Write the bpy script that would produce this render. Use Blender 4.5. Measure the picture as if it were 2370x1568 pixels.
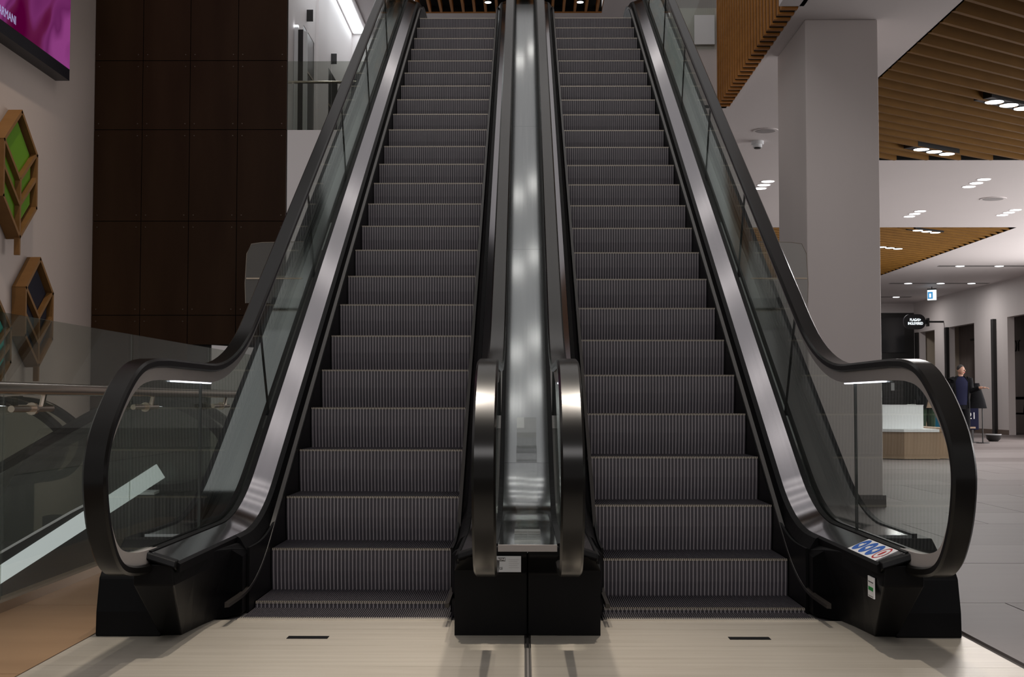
import bpy, bmesh, math, random
from mathutils import Vector, Matrix
from mathutils.geometry import tessellate_polygon
random.seed(7)
for o in list(bpy.data.objects): bpy.data.objects.remove(o)
SC = bpy.context.scene
COL = SC.collection
R = math.radians

# ------------------------------------------------------------------ camera
cam_d = bpy.data.cameras.new('camera')
cam_d.sensor_width = 36.0
cam_d.lens = 36.0 * 3112.0 / 2370.0
cam_d.clip_end = 300
cam = bpy.data.objects.new('camera', cam_d)
COL.objects.link(cam)
cam.location = (-0.0157, 0.0, 0.95)
cam.rotation_euler = (R(90 + 2.687), R(-0.037), R(0.4965))
SC.camera = cam

# ------------------------------------------------------------------ world, view
w = bpy.data.worlds.new('world'); SC.world = w; w.use_nodes = True
bg = w.node_tree.nodes['Background']
bg.inputs[0].default_value = (1.0, 0.955, 0.945, 1)
bg.inputs[1].default_value = 0.42
SC.view_settings.view_transform = 'Standard'
SC.view_settings.look = 'None'
SC.view_settings.gamma = 1.0
SC.view_settings.use_curve_mapping = False
SC.view_settings.exposure = 0.0

# ------------------------------------------------------------------ lights of the hall
def area(name, loc, size, power, col=(1, .95, .9), rot=(0, 0, 0), size_y=None, spread=None):
    d = bpy.data.lights.new(name, 'AREA'); d.energy = power; d.color = col
    if size_y: d.shape = 'RECTANGLE'; d.size = size; d.size_y = size_y
    else: d.shape = 'DISK'; d.size = size
    if spread: d.spread = R(spread)
    o = bpy.data.objects.new(name, d); COL.objects.link(o); o.location = loc; o.rotation_euler = rot
    return o
def spot(name, loc, target, power, cone=40, blend=.4, radius=.08, col=(1, .9, .78)):
    d = bpy.data.lights.new(name, 'SPOT'); d.energy = power; d.spot_size = R(cone); d.spot_blend = blend
    d.shadow_soft_size = radius; d.color = col
    o = bpy.data.objects.new(name, d); COL.objects.link(o); o.location = loc
    o.rotation_euler = (Vector(target) - Vector(loc)).to_track_quat('-Z', 'Y').to_euler()
    return o
ZC = 4.458            # ceiling of the lower storey
ZU = 5.62             # floor of the upper storey
ZT = 9.73             # ceiling of the upper storey
# atrium ceiling spots over the escalators and the landing
spot('atrium_spot', (-0.75, 7.6, 9.4), (-0.70, 5.0, 0), 1750, 22, .9, .10)
spot('atrium_spot', (0.75, 7.4, 9.4), (0.45, 4.75, 0), 1750, 22, .9, .10)
spot('atrium_spot', (0.2, 9.8, 9.4), (-1.35, 5.2, 0), 700, 16, .5, .04)
area('atrium_light', (0.0, -2.5, 8.6), 5, 260, (1, .96, .95), (R(28), 0, 0), 2)
# wall washer for the cream wall on the left
spot('wall_washer', (-3.8, 11.2, 7.0), (-5.0, 12.55, 4.1), 300, 48, 1.0, .05, (1, .83, .66))
# ceiling lights of the right hall (beside their fittings)
for x, y, p in ((5.7, 15.8, 40), (5.75, 18.8, 60), (3.87, 21.6, 25), (7.24, 21.5, 35), (7.28, 25.0, 30), (8.97, 24.9, 30),
                (8.3, 27.6, 35), (8.3, 30.6, 35), (11.7, 34.7, 55), (12.3, 39.8, 45), (12.4, 45.0, 35)):
    area('hall_light', (x, y, ZC - .06), .6, p, (1, .97, .95))
# unseen fill lamp, added to brighten the hall as shop fronts would
area('side_fill', (13.6, 23.0, 2.0), 3.4, 1150, (1, .965, .95), (0, R(90), 0), 21)
spot('pillar_fill', (3.3, 7.0, 4.35), (2.95, 12.2, 1.9), 70, 46, .9, .15, (1, .93, .90))  # unseen spot added to brighten the pillar front
# upper storey, left gallery
area('gallery_light', (-3.2, 27.5, 9.5), .3, 45, (.93, .97, 1), size_y=8)

# ------------------------------------------------------------------ materials
def nn(nt, t, **kw):
    n = nt.nodes.new(t)
    for k, v in kw.items(): setattr(n, k, v)
    return n
def mat(name, col, rough=.5, metal=0., spec=.5, noise=None, bump=None):
    """noise=(scale xyz, amount, second colour); bump=(scale xyz, strength)"""
    m = bpy.data.materials.new(name); m.use_nodes = True
    nt = m.node_tree; b = nt.nodes['Principled BSDF']
    b.inputs['Base Color'].default_value = (*col, 1); b.inputs['Roughness'].default_value = rough
    b.inputs['Metallic'].default_value = metal; b.inputs['Specular IOR Level'].default_value = spec
    if noise or bump:
        tc = nn(nt, 'ShaderNodeTexCoord')
    if noise:
        mp = nn(nt, 'ShaderNodeMapping'); mp.inputs['Scale'].default_value = noise[0]
        no = nn(nt, 'ShaderNodeTexNoise'); no.inputs['Scale'].default_value = 1.0; no.inputs['Detail'].default_value = 5
        cr = nn(nt, 'ShaderNodeValToRGB')
        cr.color_ramp.elements[0].position = .5 - noise[1]; cr.color_ramp.elements[1].position = .5 + noise[1]
        cr.color_ramp.elements[0].color = (*col, 1); cr.color_ramp.elements[1].color = (*noise[2], 1)
        nt.links.new(tc.outputs['Object'], mp.inputs[0]); nt.links.new(mp.outputs[0], no.inputs['Vector'])
        nt.links.new(no.outputs['Fac'], cr.inputs[0]); nt.links.new(cr.outputs[0], b.inputs['Base Color'])
    if bump:
        mp = nn(nt, 'ShaderNodeMapping'); mp.inputs['Scale'].default_value = bump[0]
        no = nn(nt, 'ShaderNodeTexNoise'); no.inputs['Scale'].default_value = 1.0; no.inputs['Detail'].default_value = 4
        bu = nn(nt, 'ShaderNodeBump'); bu.inputs['Strength'].default_value = bump[1]; bu.inputs['Distance'].default_value = .01
        nt.links.new(tc.outputs['Object'], mp.inputs[0]); nt.links.new(mp.outputs[0], no.inputs['Vector'])
        nt.links.new(no.outputs['Fac'], bu.inputs['Height']); nt.links.new(bu.outputs[0], b.inputs['Normal'])
    return m
def emis(name, col, s):
    m = bpy.data.materials.new(name); m.use_nodes = True; nt = m.node_tree
    nt.nodes.remove(nt.nodes['Principled BSDF'])
    e = nn(nt, 'ShaderNodeEmission'); e.inputs[0].default_value = (*col, 1); e.inputs[1].default_value = s
    nt.links.new(e.outputs[0], nt.nodes['Material Output'].inputs[0])
    return m
def glass(name, tint, refl_ior=1.45, rough=.0, haze=0.0, hazecol=(.5, .55, .52)):
    m = bpy.data.materials.new(name); m.use_nodes = True; nt = m.node_tree
    nt.nodes.remove(nt.nodes['Principled BSDF'])
    t = nn(nt, 'ShaderNodeBsdfTransparent'); t.inputs[0].default_value = (*tint, 1)
    g = nn(nt, 'ShaderNodeBsdfGlossy'); g.inputs['Roughness'].default_value = rough; g.inputs[0].default_value = (.95, 1, .97, 1)
    lw = nn(nt, 'ShaderNodeLayerWeight'); lw.inputs[0].default_value = .5
    pw = nn(nt, 'ShaderNodeMath', operation='POWER'); pw.inputs[1].default_value = 5.0
    f = nn(nt, 'ShaderNodeMath', operation='MULTIPLY_ADD'); f.inputs[1].default_value = .45; f.inputs[2].default_value = .03
    mx = nn(nt, 'ShaderNodeMixShader')
    nt.links.new(lw.outputs['Facing'], pw.inputs[0]); nt.links.new(pw.outputs[0], f.inputs[0])
    nt.links.new(f.outputs[0], mx.inputs[0]); nt.links.new(t.outputs[0], mx.inputs[1]); nt.links.new(g.outputs[0], mx.inputs[2])
    last = mx
    if haze:
        d = nn(nt, 'ShaderNodeBsdfDiffuse'); d.inputs[0].default_value = (*hazecol, 1)
        m2 = nn(nt, 'ShaderNodeMixShader'); m2.inputs[0].default_value = haze
        nt.links.new(mx.outputs[0], m2.inputs[1]); nt.links.new(d.outputs[0], m2.inputs[2]); last = m2
    nt.links.new(last.outputs[0], nt.nodes['Material Output'].inputs[0])
    return m

M = {}
M['white'] = mat('white_paint', (.74, .695, .69), .6, noise=((.6, .6, .6), .3, (.71, .665, .66)))
M['pillar'] = mat('pillar_paint', (.64, .585, .57), .6, noise=((2, 2, .3), .3, (.61, .555, .54)))
M['cream'] = mat('cream_plaster', (.37, .305, .272), .65, noise=((.7, .7, .7), .3, (.35, .29, .26)), bump=((60, 60, 60), .06))
M['bronze'] = mat('bronze_panel', (.024, .0105, .0045), .42, 0, .08, noise=((3, 3, .55), .22, (.038, .019, .009)))
M['panelgap'] = mat('panel_gap', (.006, .005, .004), .8)
M['screw'] = mat('screw_steel', (.10, .075, .055), .4, .5)
M['black'] = mat('black_plastic', (.0025, .0025, .003), .42, 0, .10)
M['rubber'] = mat('handrail_rubber', (.005, .0045, .004), .22, 0, .2)
M['guide'] = mat('handrail_guide', (.27, .245, .24), .5, 0)
M['steel'] = mat('brushed_steel', (.37, .355, .38), .12, 1., noise=((90, .8, .8), .3, (.33, .32, .34)))
M['steel2'] = mat('deck_steel', (.38, .405, .41), .10, 1., noise=((70, .8, .8), .3, (.33, .355, .365)))
M['plate'] = mat('landing_steel', (.70, .64, .55), .29, .45, noise=((1.4, 26, 1), .28, (.55, .495, .415)), bump=((6, 260, 1), .12))
M['platedark'] = mat('plate_joint', (.02, .018, .015), .5)
M['tube'] = mat('polished_tube', (.58, .49, .41), .2, 1.)
M['step'] = mat('step_aluminium', (.064, .056, .066), .5, .1, noise=((3, 20, 8), .3, (.045, .040, .048)))
M['rib'] = mat('step_rib', (.31, .28, .298), .45, .1, noise=((9, 9, 9), .3, (.225, .203, .216)))
M['nosing'] = mat('step_nosing', (.42, .37, .30), .36, .5)
M['brush'] = mat('skirt_brush', (.022, .018, .015), .30, .3)
M['glass'] = glass('balustrade_glass', (.92, .945, .925), 1.5, haze=.015, hazecol=(.32, .36, .34))
M['railglass'] = glass('railing_glass', (.76, .775, .745), 1.5, haze=.02, hazecol=(.30, .33, .30))
M['acryl'] = glass('clear_acrylic', (.90, .90, .89), 1.5, haze=.05, hazecol=(.5, .48, .46))
M['acryledge'] = mat('acrylic_edge', (.22, .18, .14), .3, 0)
M['wood'] = mat('oak_slat', (.50, .215, .052), .55, 0, .2, noise=((2, 2, 14), .3, (.37, .15, .032)))
M['woodceil'] = mat('ceiling_slat_wood', (.21, .098, .016), .6, 0, .15, noise=((3, 3, 9), .3, (.155, .07, .011)))
M['woodlight'] = mat('oak_veneer', (.36, .25, .165), .5, noise=((9, 9, .8), .28, (.28, .185, .115)))
M['leafwood'] = mat('leaf_frame_wood', (.185, .092, .030), .5, 0, .2, noise=((4, 4, 12), .3, (.14, .066, .02)))
M['green'] = mat('green_board', (.085, .195, .004), .5, 0, .2)
M['navy'] = mat('navy_board', (.006, .005, .012), .5, 0, .15)
M['teal'] = mat('teal_board', (.0, .30, .24), .5)
M['recess'] = mat('recess_black', (.004, .0035, .003), .8)
M['whiteboard'] = mat('white_laminate', (.82, .84, .86), .4)
M['tilebase'] = mat('floor_joint', (.12, .11, .105), .6)
TILES = [mat('floor_tile', c, .45, 0, .12, noise=((1.2, 7, 1), .3, tuple(k * .9 for k in c))) for c in
         ((.205, .178, .172), (.182, .156, .150), (.235, .206, .200), (.142, .117, .112))]
M['warmfloor'] = mat('warm_lit_floor', (.32, .198, .112), .35, noise=((1.2, 4, 1), .25, (.25, .15, .082)))  # same mall floor, tinted brown to carry the warm light on it
M['lowfloor'] = mat('lower_floor', (.10, .105, .095), .3, noise=((1, 3, 1), .3, (.075, .08, .07)))
M['curb'] = mat('curb_metal', (.42, .34, .26), .32, .7)
M['dark'] = mat('dark_frame', (.010, .009, .009), .4)
M['darkdoor'] = mat('dark_door', (.018, .014, .011), .3)
M['brick'] = mat('dark_brick', (.045, .04, .04), .7, noise=((3, 3, 12), .2, (.075, .068, .068)))
M['shopwood'] = mat('grey_shop_wood', (.22, .18, .165), .6, noise=((6, 6, .5), .25, (.16, .13, .12)))
M['beige'] = mat('beige_wall', (.50, .42, .33), .6)
M['lamp'] = emis('lamp_white', (.93, .97, 1), 6.0)
M['lampdim'] = emis('lamp_soft', (.95, .97, 1), 3.0)
M['strip'] = emis('strip_light', (.90, .96, 1), 5.0)
M['addedbar'] = emis('added_bar_lamp', (1, .95, .90), 2.6)
M['litskirt'] = emis('lit_skirting', (.90, .96, 1), .85)
M['railled'] = emis('comb_lamp', (.86, .86, 1), 3.5)
M['letters'] = emis('sign_letters', (.85, .95, 1), 2.2)
M['exitwhite'] = emis('exit_white', (.85, .97, 1), 1.4)
M['exitblue'] = emis('exit_blue', (.06, .30, .62), 1.0)
M['screentext'] = emis('screen_text', (.62, .58, .98), .55)
M['skin'] = mat('skin', (.35, .19, .13), .55)
M['hair'] = mat('dark_hair', (.012, .009, .008), .6)
M['navycloth'] = mat('navy_cloth', (.012, .013, .032), .8, 0, .08)
M['blackcloth'] = mat('black_cloth', (.006, .006, .007), .8, 0, .08)
M['greencloth'] = mat('green_cloth', (.018, .035, .02), .8, 0, .08)
M['beigecloth'] = mat('beige_cloth', (.36, .26, .19), .8, 0, .08)
M['stickerwhite'] = mat('sticker_white', (.72, .72, .74), .4)
M['stickerblue'] = mat('sticker_blue', (.015, .10, .42), .4)
M['stickerred'] = mat('sticker_red', (.45, .015, .02), .4)
M['stickergreen'] = mat('sticker_green', (.01, .22, .04), .4)
M['printgrey'] = mat('print_grey', (.30, .30, .31), .5)
M['redpost'] = mat('red_paint', (.30, .01, .03), .5)
M['bluelamp'] = emis('blue_panel', (.02, .22, .36), .35)

def screen_mat():
    m = bpy.data.materials.new('screen_picture'); m.use_nodes = True; nt = m.node_tree
    nt.nodes.remove(nt.nodes['Principled BSDF'])
    tc = nn(nt, 'ShaderNodeTexCoord'); mp = nn(nt, 'ShaderNodeMapping')
    mp.inputs['Scale'].default_value = (1, 1.2, 1.2); mp.inputs['Rotation'].default_value = (.7, 0, 0)
    no = nn(nt, 'ShaderNodeTexNoise'); no.inputs['Scale'].default_value = 1.0; no.inputs['Detail'].default_value = .6; no.inputs['Distortion'].default_value = 1.2
    cr = nn(nt, 'ShaderNodeValToRGB'); e = cr.color_ramp.elements
    e[0].position = .28; e[0].color = (.09, .0, .035, 1); e[1].position = .68; e[1].color = (.30, .055, .24, 1)
    for p, c in ((.40, (.13, .012, .06, 1)), (.47, (.20, .03, .15, 1)), (.56, (.155, .02, .115, 1))):
        x = cr.color_ramp.elements.new(p); x.color = c
    wv = nn(nt, 'ShaderNodeTexWave'); wv.inputs['Scale'].default_value = .55; wv.inputs['Distortion'].default_value = 5; wv.inputs['Detail'].default_value = 1
    r2 = nn(nt, 'ShaderNodeValToRGB'); r2.color_ramp.elements[0].position = .0; r2.color_ramp.elements[0].color = (.12, .05, .1, 1)
    r2.color_ramp.elements[1].position = .10; r2.color_ramp.elements[1].color = (1, 1, 1, 1)
    mu = nn(nt, 'ShaderNodeMix', data_type='RGBA', blend_type='MULTIPLY'); mu.inputs[0].default_value = 1
    em = nn(nt, 'ShaderNodeEmission'); em.inputs[1].default_value = .78
    L = nt.links.new
    L(tc.outputs['Object'], mp.inputs[0]); L(mp.outputs[0], no.inputs['Vector']); L(mp.outputs[0], wv.inputs['Vector'])
    L(no.outputs['Fac'], cr.inputs[0]); L(wv.outputs['Fac'], r2.inputs[0])
    L(cr.outputs[0], mu.inputs[6]); L(r2.outputs[0], mu.inputs[7]); L(mu.outputs[2], em.inputs[0])
    L(em.outputs[0], nt.nodes['Material Output'].inputs[0])
    return m
M['screen'] = screen_mat()

# ------------------------------------------------------------------ mesh helpers
class MB:
    def __init__(s): s.v = []; s.f = []
    def add(s, vs, fs):
        n = len(s.v); s.v += [tuple(p) for p in vs]; s.f += [tuple(i + n for i in f) for f in fs]; return s
    def box(s, x0, x1, y0, y1, z0, z1):
        return s.add([(x0, y0, z0), (x1, y0, z0), (x1, y1, z0), (x0, y1, z0), (x0, y0, z1), (x1, y0, z1), (x1, y1, z1), (x0, y1, z1)],
                     [(0, 3, 2, 1), (4, 5, 6, 7), (0, 1, 5, 4), (1, 2, 6, 5), (2, 3, 7, 6), (3, 0, 4, 7)])
    def prism(s, poly, a, b, fn):
        """poly of (p,q); fn(t,p,q)->xyz; extruded from t=a to b"""
        n = len(poly)
        vs = [fn(a, *p) for p in poly] + [fn(b, *p) for p in poly]
        fs = [tuple(range(n))[::-1], tuple(range(n, 2 * n))] + [(i, (i + 1) % n, n + (i + 1) % n, n + i) for i in range(n)]
        return s.add(vs, fs)
    def sweep(s, sec, path, fn):
        """closed section (u,n) along path (s,z); fn(u,s,z)"""
        m = len(sec); k = len(path); vs = []
        for i, (a, b) in enumerate(path):
            p0 = path[max(i - 1, 0)]; p1 = path[min(i + 1, k - 1)]
            t = Vector((p1[0] - p0[0], p1[1] - p0[1])).normalized(); nx, nz = -t[1], t[0]
            for u, q in sec: vs.append(fn(u, a + nx * q, b + nz * q))
        fs = [(i * m + j, i * m + (j + 1) % m, (i + 1) * m + (j + 1) % m, (i + 1) * m + j) for i in range(k - 1) for j in range(m)]
        fs += [tuple(range(m))[::-1], tuple(range((k - 1) * m, k * m))]
        return s.add(vs, fs)
    def tube(s, pts, r, seg=10, cap=True):
        pts = [Vector(p) for p in pts]; vs = []; k = len(pts)
        rr = r if isinstance(r, (list, tuple)) else [r] * k
        for i, p in enumerate(pts):
            t = (pts[min(i + 1, k - 1)] - pts[max(i - 1, 0)]).normalized()
            up = Vector((0, 0, 1)) if abs(t.z) < .9 else Vector((1, 0, 0))
            a = t.cross(up).normalized(); b = a.cross(t)
            for j in range(seg):
                an = 2 * math.pi * j / seg; vs.append(p + (a * math.cos(an) + b * math.sin(an)) * rr[i])
        fs = [(i * seg + j, i * seg + (j + 1) % seg, (i + 1) * seg + (j + 1) % seg, (i + 1) * seg + j) for i in range(k - 1) for j in range(seg)]
        if cap: fs += [tuple(range(seg))[::-1], tuple(range((k - 1) * seg, k * seg))]
        return s.add(vs, fs)
    def disc(s, c, r, h, seg=20, axis='z', sx=1.0):
        poly = [(r * sx * math.cos(2 * math.pi * i / seg), r * math.sin(2 * math.pi * i / seg)) for i in range(seg)]
        if axis == 'z': fn = lambda t, p, q: (c[0] + p, c[1] + q, c[2] + t)
        elif axis == 'x': fn = lambda t, p, q: (c[0] + t, c[1] + p, c[2] + q)
        else: fn = lambda t, p, q: (c[0] + p, c[1] + t, c[2] + q)
        return s.prism(poly, 0, h, fn)
    def build(s, name, m, parent=None, smooth=False, local=False, bevel=0):
        me = bpy.data.meshes.new(name); me.from_pydata(s.v, [], s.f)
        bm = bmesh.new(); bm.from_mesh(me); bmesh.ops.recalc_face_normals(bm, faces=bm.faces); bm.to_mesh(me); bm.free()
        return link(name, me, m, parent, smooth, local, bevel)
def link(name, me, m, parent=None, smooth=False, local=False, bevel=0):
    o = bpy.data.objects.new(name, me); COL.objects.link(o)
    if m is not None and not me.materials: me.materials.append(m)
    if smooth:
        me.shade_smooth() if hasattr(me, 'shade_smooth') else None
        me.set_sharp_from_angle(angle=R(35))
    if bevel:
        b = o.modifiers.new('bevel', 'BEVEL'); b.width = bevel; b.segments = 2; b.limit_method = 'ANGLE'
    if parent:
        o.parent = parent
        if not local: o.matrix_parent_inverse = Matrix.Translation(-parent.location)
    return o
def thing(name, label, cat, loc, group=None):
    o = bpy.data.objects.new(name, None); COL.objects.link(o); o.location = loc; o.empty_display_size = .1
    return tag(o, label, cat, group)
def tag(o, label, cat, group=None):
    o['label'] = label; o['category'] = cat
    if group: o['group'] = group
    return o
def struct(o, label=None):
    o['kind'] = 'structure'
    if label: o['label'] = label
    return o
def box(name, m, *a, parent=None, bevel=0): return MB().box(*a).build(name, m, parent, bevel=bevel)
def text(name, body, size, loc, rot, m, parent=None, sx=1.0, depth=.002, align='CENTER'):
    c = bpy.data.curves.new(name, 'FONT'); c.body = body; c.size = size; c.extrude = depth; c.align_x = align; c.align_y = 'CENTER'
    t = bpy.data.objects.new(name, c); COL.objects.link(t)
    dg = bpy.context.evaluated_depsgraph_get(); me = bpy.data.meshes.new_from_object(t.evaluated_get(dg))
    bpy.data.objects.remove(t)
    me.transform(Matrix.Diagonal((sx, 1, 1, 1)))
    me.transform(Matrix.Translation(loc) @ rot.to_4x4())
    me.materials.clear()
    return link(name, me, m, parent)
FACE_CAM = Matrix(((1, 0, 0), (0, 0, -1), (0, 1, 0)))        # reads from -y
FACE_RIGHT = Matrix(((0, 0, 1), (1, 0, 0), (0, 1, 0)))       # reads from +x
FACE_LEFT = Matrix(((0, 0, -1), (-1, 0, 0), (0, 1, 0)))      # reads from -x

# ------------------------------------------------------------------ the setting
# floor slab and right floor tiles
fl = struct(MB().box(-2.42, 24, -6, 60, -.30, -.012).build('floor', M['tilebase']))
rows = [3.0, 3.87, 4.87, 6.43, 7.99, 8.99, 10.57, 11.64, 12.84, 13.9, 15.45, 16.5, 18.0, 19.0, 20.5, 21.5, 23.0, 24.0, 25.5, 27.0, 28.5, 30.0, 32, 34, 36, 38.5, 41, 44, 48]
n_t = 0
for i in range(len(rows) - 1):
    y0, y1 = rows[i], rows[i + 1]
    off = 2.26 + .675 * (i - 2)
    x = off - 1.35 * math.ceil((off - 1.80) / 1.35)
    wd = 1.35 if y0 < 20 else 2.7
    xm = min(15.4, 1.9 + y1 * .42)
    while x < xm:
        a, b = max(x, 1.80), x + wd
        if b - a > .06 and n_t < 295:
            g = .0035
            t = MB().box(a + g, b - g, y0 + g, y1 - g, -.012, random.uniform(-.0006, .0006)).build('tile', TILES[random.choice((0, 0, 1, 1, 2, 3))], fl)
            n_t += 1
        x += wd
# left floor between plate and railing, warm light put into its brown colour
fl2 = struct(MB().box(-2.40, -1.765, -3, 16, -.012, -.003).build('floor', M['tilebase']))
for i, (a, b) in enumerate(((2.4, 4.05), (4.05, 4.72), (4.72, 6.3), (6.3, 7.9), (7.9, 9.5), (9.5, 11.1))):
    MB().box(-2.39, -1.772, a + .003, b - .003, -.003, .0).build('tile', M['warmfloor'], fl2)
# ceiling of the right hall with two slatted openings
def ceil_holes(outer, holes, z, name, m):
    loops = [[Vector((x, y, 0)) for x, y in lp] for lp in [outer] + holes]
    tris = tessellate_polygon(loops); pts = [p for lp in loops for p in lp]
    mb = MB(); mb.add([(p.x, p.y, z) for p in pts], tris); 
    return mb.build(name, m)
H1 = [(3.84, 8.6), (10.4, 8.6), (10.4, 19.42), (3.84, 19.42)]
H2 = [(4.3, 27.0), (9.88, 27.0), (9.88, 38.2), (4.3, 38.2)]
VOIDX = 2.27
outer = [(2.43, 2.5), (24, 2.5), (24, 48), (1.75, 48), (1.75, 15.78), (2.43, 15.78)]
ce = struct(ceil_holes(outer, [H1, H2], ZC, 'ceiling', M['white']))
for hx in (H1, H2):
    (x0, y0), _, (x1, y1), _ = hx
    struct(MB().box(x0 - .02, x1 + .02, y0 - .02, y1 + .02, ZC + .42, ZC + .44).build('ceiling', M['recess']))
    t = MB(); t.box(x0 - .02, x0, y0, y1, ZC, ZC + .42); t.box(x1, x1 + .02, y0, y1, ZC, ZC + .42)
    t.box(x0, x1, y0 - .02, y0, ZC, ZC + .42); t.box(x0, x1, y1, y1 + .02, ZC, ZC + .42)
    struct(t.build('trim_1' if hx is H1 else 'trim_2', M['recess']))
def slat_ceiling(name, hole, pitch, ang, label, depth, thick, skip_lights=()):
    (x0, y0), _, (x1, y1), _ = hole
    root = thing(name, label, 'ceiling panel', ((x0 + x1) / 2, (y0 + y1) / 2, ZC))
    d = Vector((math.cos(ang), math.sin(ang))); n = Vector((-d.y, d.x)); c0 = Vector((3.905, 14.804)).dot(n)
    corners = [Vector(p).dot(n) for p in hole]
    k = math.ceil((min(corners) - c0) / pitch)
    while c0 + k * pitch < max(corners):
        o = n * (c0 + k * pitch); k += 1
        ts = []
        # clip line o + t d to the rectangle
        lo, hi = -1e9, 1e9
        for a, b, oo, dd in ((x0, x1, o.x, d.x), (y0, y1, o.y, d.y)):
            t0, t1 = (a - oo) / dd, (b - oo) / dd
            lo = max(lo, min(t0, t1)); hi = min(hi, max(t0, t1))
        if hi - lo < .15: continue
        p, q = o + d * lo, o + d * hi
        w = n * (thick / 2); mb = MB()
        vs = [(v.x, v.y, z) for z in (ZC - .005, ZC - .005 + depth) for v in (p - w, q - w, q + w, p + w)]
        mb.add(vs, [(0, 3, 2, 1), (4, 5, 6, 7), (0, 1, 5, 4), (1, 2, 6, 5), (2, 3, 7, 6), (3, 0, 4, 7)]).build('slat', M['woodceil'], root)
    return root
AN = R(37)
slat_ceiling('slat_ceiling', H1, .28, AN, 'large brown wooden slat ceiling panel beside the white pillar top', .20, .045)
slat_ceiling('slat_ceiling', H2, .28, AN, 'smaller farther wooden slat ceiling panel ending in a point at right', .16, .06)
# slab edge at the void: backing, fascia, trims
struct(MB().box(2.42, 2.46, 10.0, 15.8, ZC - .012, ZC + .05).build('trim_3', M['white']))
struct(MB().box(2.24, 2.46, 9.0, 11.76, ZC - .012, ZU + .6).build('trim_4', M['white']))
struct(MB().box(1.74, 2.40, 15.78, 15.95, ZC, ZU).build('wall_back', M['white']))
struct(MB().box(-1.75, 2.6, 17.6, 34, ZU - .12, ZU - .02).build('floor', M['tilebase']))
cl = thing('slat_cladding', 'wooden slat cladding wrapping the white slab edge right of the escalators', 'cladding', (2.3, 13.7, ZC))
for k in range(24):
    y = 11.80 + .17 * k
    m = MB()
    prof = [(2.27, ZC - .02), (2.418, ZC - .02), (2.418, ZC - .002), (2.286, ZC - .002), (2.286, ZU + .55), (2.27, ZU + .55)]
    m.prism(prof, y, y + .060, lambda t, p, q: (p, t, q)).build('slat', M['wood'], cl)
MB().box(2.287, 2.418, 11.78, 15.76, ZC - .001, ZC + .01).build('backing', M['recess'], cl)
MB().box(2.287, 2.31, 11.78, 15.76, ZC + .01, ZU + .55).build('backing', M['recess'], cl)

# square pillar
pl = thing('pillar', 'square white painted pillar with a grey foot beside the right escalator', 'pillar', (2.9, 12.6, 0))
MB().box(2.565, 3.232, 12.216, 13.55, .10, ZC).build('shaft', M['pillar'], pl, bevel=.012)
MB().box(2.55, 3.25, 12.19, 13.57, 0, .108).build('foot', mat('pillar_foot', (.13, .115, .11), .5), pl)

# left wall, brown clad wall, back wall
wlm = MB(); wlm.box(-5.2, -5.0, 12.68, 15.8, -5, 11); wlm.box(-5.2, -5.0, 10.5, 12.68, 1.35, 11)
struct(wlm.build('wall_left', M['cream']))
bw = struct(MB().add([(-5, 15.46, -1.5), (-3.62, 15.46, -1.5), (-3.62, 15.46, 1.60), (-2.765, 15.46, 1.55), (-2.765, 15.46, 10.5), (-5, 15.46, 10.5),
                      (-5, 15.49, -1.5), (-3.62, 15.49, -1.5), (-3.62, 15.49, 1.60), (-2.765, 15.49, 1.55), (-2.765, 15.49, 10.5), (-5, 15.49, 10.5)],
                     [(0, 1, 2, 3, 4, 5), (11, 10, 9, 8, 7, 6), (0, 6, 7, 1), (1, 7, 8, 2), (2, 8, 9, 3), (3, 9, 10, 4), (4, 10, 11, 5), (5, 11, 6, 0)]).build('wall_back', M['panelgap']))
cx_ = [-5.0, -4.439, -3.888, -3.332, -2.765]; rz = [-.2, .87, 1.941, 3.031, 4.097, 4.907, 5.95, 7.0]
for j in range(7):
    for i in range(4):
        z0 = rz[j]
        if i >= 2 and j == 0: continue
        if i >= 2 and j == 1: z0 = 1.60
        a, b = cx_[i] + .004, cx_[i + 1] - .004
        p = MB().box(a, b, 15.42, 15.46, z0 + .004, rz[j + 1] - .004).build('panel', M['bronze'], bw)
        if rz[j + 1] - z0 > .5 and j < 6:
            for sx in (a + .05, b - .05):
                for sz in (z0 + .07, rz[j + 1] - .07):
                    MB().disc((sx, 15.414, sz), .007, .006, 8, 'y').build('screw', M['screw'], p)
struct(MB().box(-6, -1.7, 22.92, 23.1, -5, ZU).build('wall_back', M['white']))
# void edge below the railing, lower floor
struct(MB().box(-2.42, -2.38, -3, 16, -.45, -.012).build('trim_5', M['tilebase']))
struct(MB().box(-14, -2.0, 2, 30, -4.7, -4.5).build('floor', M['lowfloor']))

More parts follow.
